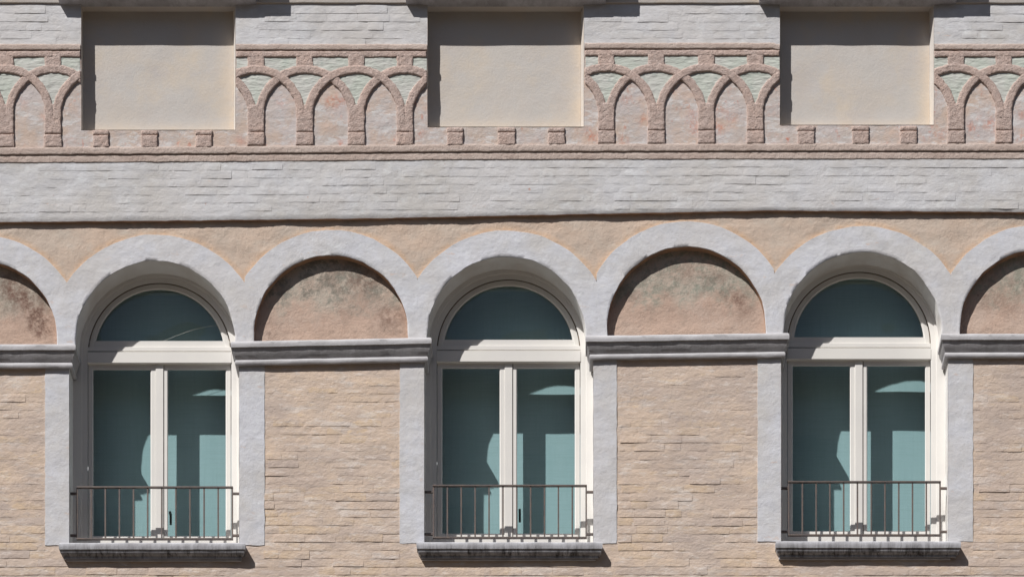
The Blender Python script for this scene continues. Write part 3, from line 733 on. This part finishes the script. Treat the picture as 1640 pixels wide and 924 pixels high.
SEG = [(-187, 129, [-151, -72, 9, 85], 186), (378, 683.5, [410, 488, 571, 648.5], 187), (936.5, 1248.5, [971, 1051, 1131, 1209.5], 184), (1496, 1812, [1531, 1607.5, 1686, 1765], 184.5)]
Ri, Ro = 67.5, 81.0
for si, (xa, xb, legs, cy) in enumerate(SEG):
    ty = lambda px: 0.0
    tl = TL(lerp(xa, xb, .5))
    full = [legs[0] - 80] + legs + [legs[-1] + 80]
    yo = flat(lerp(xa, xb, .5))
    # band above the arches, posts
    mb = MB(); rough_patch(mb, xa, xb, 83.8, 93.8, UP - .011, .0022, si + 3.1, fy=lambda px: yo)
    mb.build('relief_band', M_rough, house, smooth=60)
    for c_ in full:
        x0, x1 = max(xa, c_ - 13.5), min(xb, c_ + 13.5)
        if x1 - x0 < 5: continue
        if c_ in legs:
            mb = MB(); rough_patch(mb, x0, x1, 87.5, cy - Ro + 9, UP - .0108, .0026, c_ / 10, fy=lambda px: 0)
            mb.build('relief_post', M_rough, house, smooth=60)
            mb = MB(); rough_patch(mb, x0, x1, cy - 18, 216 + tl, UP - .013, .003, c_ / 10 + 1, fy=lambda px: 0)
            o = mb.build('relief_pillar', M_rough, house, smooth=60)
            mb = MB(); rough_patch(mb, x0 - .5, x1 + .5, 216.3 + tl, 237.5 + tl, UP - .014, .003, c_ / 10 + 2, fy=lambda px: 0)
            mb.build('relief_base', M_rough, house, smooth=60)
    # interlacing arches
    for ci, c_ in enumerate(full):
        L = full[ci - 1] if ci > 0 else c_ - 80; R_ = full[ci + 1] if ci < len(full) - 1 else c_ + 80
        angs = [t_ for t_ in frange(-4, 184, 2.0) if xa - 4 < c_ - 74 * math.cos(math.radians(t_)) < xb + 4]
        if len(angs) < 4: continue
        mb = MB(); prof = [(-.03, None), (0, .55), (.06, .95), (.25, 1), (.5, 1.02), (.75, 1), (.94, .95), (1, .55), (1.03, None)]; dd = .0125 + .0012 * (ci % 2)
        def fn(i, j):
            t_ = math.radians(angs[i]); v, h = prof[j]; r_ = lerp(Ri, Ro, v)
            fx = (c_ - L) / 80 if math.cos(t_) > 0 else (R_ - c_) / 80
            px, py = c_ - r_ * math.cos(t_) * fx, cy - r_ * math.sin(t_)
            cl = px < xa or px > xb; px = min(max(px, xa), xb)
            px += 1.0 * N1(px / 6, py / 6, ci) + .8 * N1(px / 2.6, py / 2.6, ci) if not cl else 0; py += 1.0 * N1(px / 7, py / 7, ci + 9) + .8 * N1(px / 2.7, py / 2.7, ci + 5)
            y = UP + .01 if h is None else UP - dd * h - .0024 * (N1(px / 3.2, py / 3.2, ci + si * 7) + .6 * N1(px / 9, py / 9, ci))
            if cl and h is not None: y = max(y, UP - dd * .8)
            x, z = T(px, py, UP); return (x, y, z)
        mb.grid(len(angs) - 1, len(prof) - 1, fn, flip=False)
        mb.build('relief_arch', M_rough, house, smooth=60)
    # pale green infill: fans under the arch heads, trapezoids over the crossings
    ro = lambda px, c_, r_: cy - math.sqrt(max(0, r_ * r_ - (px - c_) ** 2))
    for ci, c_ in enumerate(full):
        L = full[ci - 1] if ci > 0 else c_ - 80; R_ = full[ci + 1] if ci < len(full) - 1 else c_ + 80
        xs = [q for q in frange(c_ - 46, c_ + 46, 2)]
        xs = [q for q in xs if xa <= q <= xb and min(ro(q, L, Ro - 4), ro(q, R_, Ro - 4)) > ro(q, c_, Ri + 4)]
        if len(xs) > 4:
            mb = MB()
            def fn(i, j):
                px = xs[i]; py = lerp(ro(px, c_, Ri + 4), min(ro(px, L, Ro - 4), ro(px, R_, Ro - 4)), j / 14)
                x, z = T(px, py, UP); return (x, UP - .0045 - relief(px, py, 200), z)
            mb.grid(len(xs) - 1, 14, fn, flip=True); mb.build('green_fan_panel', M_green, house)
        if ci < len(full) - 1:
            xs = [q for q in frange(c_ + 11, R_ - 11, 2) if xa <= q <= xb]
            if len(xs) > 4:
                mb = MB()
                def fn(i, j):
                    px = xs[i]; py = lerp(91 + yo, min(ro(px, c_, Ro - 4), ro(px, R_, Ro - 4)), j / 10)
                    x, z = T(px, py, UP); return (x, UP - .004 - relief(px, py, 210), z)
                mb.grid(len(xs) - 1, 10, fn, flip=True); mb.build('green_panel', M_green, house)
# blocks under the blank panels
for x0, x1, y0, y1 in ((-390, -364, 212, 239), (-312, -285, 212, 239), (-235, -208, 212, 239), (148.5, 175, 210, 238), (226, 253, 210, 238), (313, 340.5, 210, 238), (715.5, 742.5, 205.5, 234.5), (797, 826, 205.5, 234), (877.5, 905, 206, 233.5),
                       (1277, 1305, 203, 233), (1364, 1392, 203, 232.5), (1441, 1469, 203, 232.5), (1850, 1877, 202, 232), (1925, 1953, 202, 232)):
    mb = MB(); m_ = y0 + (y1 - y0) * .27
    rough_patch(mb, x0, x1, y0, m_, UP - .012, .002, x0, fy=lambda px: 0); rough_patch(mb, x0 + .5, x1 - .5, m_ + .3, y1, UP - .014, .003, x0 + 5, fy=lambda px: 0)
    mb.build('relief_block', M_rough, house, smooth=60)

# ------------------------------------------------------------------ bricks under the limewash
def brick_shape(seed, L, H):
    """low rounded brick face, skirt runs back into the wall; 48 triangles"""
    nu, nv = 5, 2; v = []; f = []
    for j in range(nv + 1):
        for i in range(nu + 1):
            u, w2 = i / nu, j / nv; eu = i in (0, nu)
            x = (u - .5) * L + (.003 * N1(i * 1.7, j * 2.1, seed) if not eu else 0)
            z = (w2 - .5) * H + .0028 * N1(i * 1.3, j * 2.9, seed + 7)
            out_ = (.0024, .0029, .0003)[j] - (.0013 if eu else 0) + (.0022, .0016, .0006)[j] * N1(i * 1.9, j * 3.7, seed + 3)
            v.append((x, -out_ * .8, z))
    q = nu + 1
    for j in range(nv):
        for i in range(nu): f.append((j * q + i, j * q + i + 1, (j + 1) * q + i + 1, (j + 1) * q + i))
    rim = list(range(q)) + [j * q + nu for j in range(1, nv + 1)] + [nv * q + i for i in range(nu - 1, -1, -1)] + [j * q for j in range(nv - 1, 0, -1)]
    b0 = len(v); v += [(v[r_][0], .012, v[r_][2]) for r_ in rim]; n_ = len(rim)
    for i in range(n_): f.append((rim[(i + 1) % n_], rim[i], b0 + i, b0 + (i + 1) % n_))
    return v, f
VAR = []
for k in range(14):
    L = .247 if k < 10 else .1245
    v, f = brick_shape(k * 5.1, L, .0655 - .0015 * (k % 3)); me = bpy.data.meshes.new('brick'); me.from_pydata(v, [], f)
    me.materials.append(M_peach); me.polygons.foreach_set('use_smooth', [True] * len(me.polygons)); me.update(); me.set_sharp_from_angle(angle=math.radians(50))
    tone = [0, 0, .9, 0, .35, 0, .7, 0, -.5, 0, 0, .8, 0, 0][k]
    me.attributes.new('tone', 'FLOAT', 'POINT').data.foreach_set('value', [tone] * len(v)); VAR.append((me, v, f, tone))
spots = []
row = 0; py = 597.0
while py < 1000:
    px = XL + random.uniform(0, 40) + (25 if row % 2 else 0)
    while px < XR:
        head = random.random() < .22; L = 25.0 if head else 49.5
        c_ = px + L / 2; yy = py + 1.4 * N1(px / 90, row * .4, 6)
        okk = True; e0, e1 = c_ - L / 2, c_ + L / 2
        for w_ in WIN:
            x0, x1 = w_['xa'] - 40, w_['xb'] + 41
            if w_['sill'][2] - 6 < py < w_['sill'][2] + 30: x0, x1 = min(x0, w_['sill'][0] - 8), max(x1, w_['sill'][1] + 8)
            if py < w_['sill'][2] + 30 and e0 < x1 and e1 > x0:
                if e0 < x0: e1 = min(e1, x0 + 1)
                elif e1 > x1: e0 = max(e0, x1 - 1)
                else: okk = False
        if okk and e1 - e0 > 11: spots.append(((e0 + e1) / 2, yy, (e1 - e0) < 30, 0, (e1 - e0) / (25 if (e1 - e0) < 30 else 49.5)))
        px += L + random.uniform(-.2, .5)
    row += 1; py += 13.2
for y0, y1 in ((16, 70), (268, 336)):
    py = y0
    while py < y1:
        px = XL + random.uniform(0, 40) + (25 if row % 2 else 0)
        while px < XR:
            head = random.random() < .15; L = 25.0 if head else 49.5; c_ = px + L / 2
            yy = py + (TL(c_) if y0 > 100 else 0) + 1.2 * N1(px / 90, row * .4, 6)
            if yy < pw(c_, ledge) - 8 and not (y0 < 100 and any(a - L / 2 - 2 < c_ < b + L / 2 + 2 for a, b, _ in REC)): spots.append((c_, yy, head, 1, 1))
            px += L + random.uniform(-.2, .5)
        row += 1; py += 13.2
def vis(s_): return 0 <= s_[0] <= 1640 and 0 <= s_[1] <= 924
singles = sorted([s_ for s_ in spots if s_[3] == 0 and vis(s_)], key=lambda s_: s_[2])[:300]
ids = set(id(s_) for s_ in singles); rest = [s_ for s_ in spots if id(s_) not in ids]
def brick_tf(s_):
    c_, yy, head, zone, wf = s_
    k = random.randrange(10, 14) if head else random.randrange(10)
    sink = (.0022 if zone == 0 else .0020) - (.0030 if zone == 0 else .0020) * FB(c_ / 90, yy / 45, 17) + random.uniform(-.0004, .0004)
    if zone == 0: sink -= .0012 * max(-1, min(1, (yy - 740) / 120))
    sink = max(.0002, min(.006, sink))
    base = 0.0 if zone == 0 else UP
    x, z = (X(c_), Z(yy)) if zone == 0 else T(c_, yy, UP)
    return k, x, base + sink - relief(c_, yy, 0 if zone == 0 else 100) * 1.0 - .001, z, random.uniform(-.006, .006), wf * random.uniform(.98, 1.01)
for s_ in singles:
    k, x, y, z, r_, sc = brick_tf(s_)
    o = bpy.data.objects.new('brick', VAR[k][0]); COL.objects.link(o); o.parent = house
    o.location = (x, y, z); o.rotation_euler = (0, r_, 0); o.scale = (sc, 1, 1)
mb = MB()
for s_ in rest:
    k, x, y, z, r_, sc = brick_tf(s_); _, v, f, tone = VAR[k]; b0 = len(mb.v); mb.at.setdefault('tone', []).extend([tone if s_[3] == 0 else 0] * len(v))
    mb.v += [(x + p[0] * sc, y + p[1], z + p[2] + p[0] * r_) for p in v]; mb.f += [tuple(b0 + i for i in q) for q in f]; mb.mi += [s_[3]] * len(f)
mb.build('brick_courses', [M_peach, M_whitebrick], house, smooth=60, kind='stuff')
print('bricks', len(singles), len(rest), 'objects', len(bpy.data.objects), 'tris', sum(len(m_.polygons) for m_ in bpy.data.meshes) * 2)
